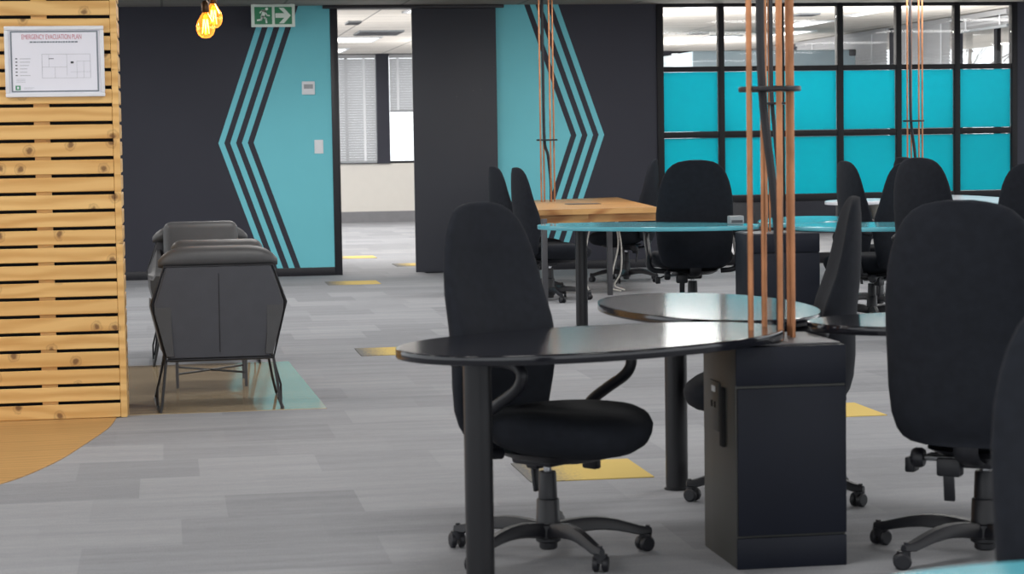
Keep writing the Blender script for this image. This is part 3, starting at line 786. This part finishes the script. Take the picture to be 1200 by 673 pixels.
for (px, hd, scl, lab) in chairs:
    p = F(*px); rz = heading(*hd)
    if proto is None: proto = make_chair(lab); proto.location = (p.x, p.y, 0); proto.rotation_euler = (0, 0, rz)
    else:
        c = dup(proto, lab, (p.x, p.y, 0), rz, scl); turn = rng.uniform(0, 1.25)
        if 'right of the near pedestal' in lab: turn = 2*PI-math.radians(42.4)
        for q in kids(c):
            if q.name.startswith('base_leg'): q.rotation_euler = (0, 0, turn)
            if q.name.startswith('armrest') and ('right of the near pedestal' in lab or 'far right side of the pine' in lab or 'pine table end' in lab or 'left end of the pine' in lab): bpy.data.objects.remove(q)
pc = AT(1381, 500, 3.56); c = dup(proto, scale=(1.05, 1, .93), label='blurred black office chair back at the very right edge, nearest the viewer', loc=(pc.x, pc.y, 0), rz=heading(.15, -1))
for q in kids(c):
    if q.name.startswith('armrest'): bpy.data.objects.remove(q)

# ------------------------------------------------------------------ petal desks, pedestals, copper rod columns
def petal(label, root, tip, width, mt, leg_at=.8, group=None, z=.74, rim=None, th=.03, mid=.55):
    root, tip = Vector((root[0], root[1], 0)), Vector((tip[0], tip[1], 0)); d = tip-root; L = d.length; rz = math.atan2(d.y, d.x)
    t = thing('petal_desk', label, 'desk', (root.x, root.y, 0), rz, group)
    out = []
    for k in range(64):
        a = 2*PI*k/64; c, s_ = math.cos(a), math.sin(a)
        x = L/2*(1+c); y = width/2*math.copysign(abs(s_)**.92, s_)*(1+(mid-.5)*2*.55*c)
        out.append((x, y))
    MB().slab(out, z-th, z, mt, .0045).build('desk_top', t, smooth=40)
    lx = L*leg_at
    MB().cyl((lx, 0), .043, .006, z-th, 'black_metal', 24).cyl((lx, 0), .05, 0, .008, 'black_metal', 24).build('leg', t)
    MB().box((lx, 0, z-th-.006), (.16, .16, .01), 'black_metal', .003).build('mounting_plate', t)
    return t
def pedestal(label, c, hw, hd, h, rz=0, detail=True):
    side = 'ped_side' if detail else 'navy'
    t = thing('pedestal', label, 'pedestal', (c[0], c[1], 0), rz, 'black square desk pedestals')
    MB().b3(-hw, hw, -hd, hd, 0, h, side, .004).build('carcass', t)
    f = MB()
    f.b3(-hw+.004, hw, -hd-.014, -hd, .105, h-.13, 'navy', .003)
    f.build('front_panel', t)
    f = MB(); f.b3(-hw, hw, -hd-.014, -hd, h-.122, h, 'navy', .003); f.build('top_rail', t)
    f = MB(); f.b3(-hw, hw, -hd-.014, -hd, 0, .098, 'navy', .003); f.build('plinth', t)
    if detail:
        MB().b3(-hw-.008, -hw, -.02, .09, h-.29, h-.13, 'ped_side', .003).build('socket_plate', t)
        for yy in (.02, .06): MB().b3(-hw-.010, -hw-.007, yy-.007, yy+.007, h-.215, h-.195, 'dark_void').build('socket_hole', t, smooth=0)
        MB().b3(-hw-.010, -hw-.007, .015, .06, h-.165, h-.145, 'white_plastic', .002).build('socket_switch', t)
        MB().b3(-hw-.012, -hw, -.085, -.045, h-.33, h-.14, 'dark_void', .003).build('cable_slot', t)
    MB().b3(-hw+.01, hw-.01, -hd+.01, hd-.01, h, h+.006, 'gun_metal', .002).build('top_plate', t)
    return t
def rods(label, pts, z0, bracket_z, bc, r=.0095, cable=True, br=.10):
    t = thing('copper_rod_column', label, 'column', (bc[0], bc[1], 0), 0, 'copper rod columns rising to the ceiling')
    for (x, y) in pts: MB().tube([(x-bc[0], y-bc[1], z0), (x-bc[0], y-bc[1], CEIL)], r, 'copper', 10).build('rod', t)
    g = MB(); g.slab([(math.cos(k*PI/16)*br, math.sin(k*PI/16)*br) for k in range(32)], bracket_z-.008, bracket_z+.008, 'black_metal', .003)
    g.build('bracket', t)
    if cable:
        MB().tube(bez([(-.03, 0, CEIL), (-.028, .01, 1.9), (-.025, .0, bracket_z), (.005, -.01, 1.2), (.03, .0, .95), (.03, 0, z0)], 6), .014, 'cable_black', 8).build('cable', t)
    return t
# near black cluster
pc_ = (1.912, 6.655)
pedestal('near navy-black square pedestal with socket plate, under the black desks', pc_, .178, .20, .70)
BG = 'glossy black petal desks of the near cluster'
hub = room(.85, 6.98); 
petal('glossy black petal desk in the foreground, reaching left over the front chair', room(.83, 7.01), room(-.30, 6.24), .78, 'black_top', .83, BG)
petal('glossy black petal desk behind the foreground one, reflecting teal', room(.87, 7.16), room(.56, 8.48), .72, 'black_top', .79, BG)
petal('glossy black petal desk right of the copper rods, mostly hidden by the big chair', room(.98, 7.06), room(2.25, 7.17), .70, 'black_top', .85, BG)
rp = []
for px, dd in ((880, -.06), (896, .06), (914.5, -.06), (929, .03), (925.5, .10)):
    q = AT(px, 381, 6.86+dd); rp.append((q.x, q.y))
cen = AT(904, 381, 6.87)
rods('near column of copper rods with black cable and round bracket, rising from the near pedestal', rp, .706, 1.505, (cen.x, cen.y))
# teal cluster
tc = AT(911, 395, 14.45)
pedestal('black pedestal under the teal desks, behind the near copper rods', (tc.x, tc.y), .235, .2, .70, 0, False)
TG = 'teal petal desks of the middle cluster'
petal('long teal petal desk with black leg, in front of the pine table', room(1.70, 14.80), room(.22, 15.52), .86, 'teal_top', .81, TG)
petal('teal petal desk right of the near copper rods, running behind the edge-on chair', room(1.90, 14.72), room(3.0, 14.42), .86, 'teal_top', .85, TG)
petal('teal petal desk at the back of the middle cluster, a thin sliver in view', room(1.92, 14.98), room(2.32, 16.3), .6, 'teal_top', .85, TG)
q4 = [AT(px, 300, 14.45+dd) for px, dd in ((899, -.05), (902.5, .06), (913, -.06), (917, .05))]
rods('thin copper rods of the teal cluster, half hidden behind the near copper rods', [(q.x, q.y) for q in q4], .706, 1.57, (tc.x, tc.y), .0075)

t = thing('desk_power_box', 'small grey power box standing on the teal desk left of its rods', 'power box', (0, 0, 0))
bx = AT(862, 252, 14.95); t.location = (bx.x, bx.y, .741)
MB().b3(-.05, .05, -.04, .04, 0, .06, 'grey_plastic', .006).build('housing', t)
MB().b3(-.04, .04, -.042, -.039, .012, .03, 'gun_metal').build('socket_strip', t, smooth=0)
# pine table and its rods
PT = .757
cs_ = [F(627, 246.5, PT), F(771, 243, PT), F(723, 231.2, PT), F(621, 235, PT)]
ctr = sum(cs_, Vector())/4
t = thing('pine_table', 'pine plank table with dark metal legs, in front of the chevron mural', 'table', (ctr.x, ctr.y, 0))
ol = [(c.x-ctr.x, c.y-ctr.y) for c in cs_]
MB().loft([[Vector((x, y, z)) for x, y in ol] for z in (PT-.045, PT)], 'pine_top').build('table_top', t, smooth=0)
MB().loft([[Vector((x*.97, y*.97, z)) for x, y in ol] for z in (PT-.115, PT-.046)], 'pine_top').build('apron', t, smooth=0)
for q in (F(639, 360), F(715, 346)):
    MB().b3(q.x-ctr.x-.022, q.x-ctr.x+.022, q.y-ctr.y-.022, q.y-ctr.y+.022, 0, PT-.045, 'gun_metal', .003).build('leg', t)
for k in (2, 3):
    x, y = ol[k][0]*.88, ol[k][1]*.88
    MB().b3(x-.022, x+.022, y-.022, y+.022, 0, PT-.045, 'gun_metal', .003).build('leg', t)
q = F(683, 239.3, PT)
MB().box((q.x-ctr.x, q.y-ctr.y, PT+.002), (.30, .22, .006), 'gun_metal', .002).build('cable_flap', t)
def cable(label, pts, r, mt, group='loose cables under the pine table'):
    P = [Vector(p) for p in pts]; b = P[-1].copy()
    tag(MB().tube(bez([p-b for p in P], 6), r, mt, 6).build('power_cable', loc=b), label, 'cable', group)
q = F(717, 342)
cable('white cable hanging under the pine table, beside its middle leg', [(q.x+.03, q.y-.05, .64), (q.x+.05, q.y-.06, .42), (q.x+.0, q.y-.07, .2), (q.x-.03, q.y-.1, .05), (q.x+.06, q.y-.12, .012)], .007, 'cable_white')
cable('second white cable looping beside the pine table middle leg', [(q.x+.06, q.y+.02, .64), (q.x+.09, q.y+.0, .40), (q.x+.08, q.y-.02, .18), (q.x+.02, q.y-.03, .06), (q.x+.12, q.y+.02, .012)], .007, 'cable_white')
q = F(690, 348)
cable('white cable dangling by the left end of the pine table', [(q.x+.05, q.y+.1, .64), (q.x+.0, q.y+.06, .45), (q.x-.04, q.y+.02, .2), (q.x+.02, q.y, .012)], .006, 'cable_white')
bc = AT(642, 232, 20.4)
q4 = [AT(px, 232, 20.4+dd) for px, dd in ((634.5, -.07), (638, .05), (646, -.06), (650, .06))]
rods('copper rods with dark cable standing at the far left end of the pine table', [(q.x, q.y) for q in q4], PT+.001, 1.345, (bc.x, bc.y), .0085)
# cluster near the glazed screen, window glare coloured into its tops
wc = AT(1071, 300, 20.1)
pedestal('black pedestal hidden behind chairs, below the distant right copper rods', (wc.x, wc.y), .2, .2, .70, 0, False)
WG = 'petal desks with glare-coloured tops by the glazed screen'
petal('petal desk by the glazed screen, top coloured pale as window glare, seen between two black chair backs', room(4.25, 21.3), room(4.27, 17.6), .8, 'glare_top', .8, WG)
petal('petal desk by the glazed screen, top coloured pale as window glare, its left end behind the profile chair', room(3.52, 20.5), room(3.03, 19.5), .6, 'glare_top', .8, WG)
q4 = [AT(px, 200, 20.1+dd) for px, dd in ((1063.5, -.06), (1068, .05), (1077, -.06), (1081, .06))]
rods('distant right copper rods with dark cable, in front of the cyan panels', [(q.x, q.y) for q in q4], .706, 1.47, (wc.x, wc.y), .008)
petal('grey petal desk tip entering from the right edge, behind the big chair', room(4.15, 12.6), room(2.74, 11.95), .8, 'grey_top', .5, 'petal desks cut by the right edge')
petal('teal petal desk corner at the bottom right, nearest the viewer', room(1.85, 2.70), room(.42, 2.80), .66, 'teal_top', .35, 'petal desks cut by the right edge')

# ------------------------------------------------------------------ light
wd = bpy.data.worlds.new('World'); sc.world = wd; wd.use_nodes = True
bg = wd.node_tree.nodes['Background']; bg.inputs[0].default_value = (.93, .97, 1, 1); bg.inputs[1].default_value = 1.9
def area(u, v, z, sx, sy_, power):
    l = bpy.data.lights.new('ceiling_lamp', 'AREA'); l.shape = 'RECTANGLE'; l.size = sx; l.size_y = sy_; l.energy = power; l.color = (1, .98, .95)
    o = bpy.data.objects.new('ceiling_lamp', l); C.objects.link(o); o.location = (u, v, z)
for u in (-5, -2, 1, 4, 7, 10):
    for v, pw in ((2.5, 33), (6, 33), (9.5, 33), (13, 33), (16.3, 36), (19, 44)): area(u, v, CEIL-.03, 1.2, .6, pw)
for u in (-2, 2, 6): 
    for v in (25, 29, 33): area(u, v, 2.77, 1.2, .6, 85)
def ceiling_fill(u, v, z, power):  # unseen upward lights, added to brighten the far ceiling and film panels
    l = bpy.data.lights.new('unseen_ceiling_fill', 'AREA'); l.shape = 'DISK'; l.size = .5; l.energy = power; l.color = (1, .98, .95)
    o = bpy.data.objects.new('unseen_ceiling_fill', l); C.objects.link(o); o.location = (u, v, z); o.rotation_euler = (PI, 0, 0)
for u, v in ((4.7, 25), (4.7, 31), (.6, 26), (6.4, 23.6), (8.4, 23.6), (8.0, 32)): ceiling_fill(u, v, 1.3, 70)
vs = sc.view_settings
sc.display_settings.display_device = 'sRGB'
vs.view_transform = 'Standard'; vs.look = 'None'; vs.exposure = 0.0; vs.gamma = 1; vs.use_curve_mapping = False
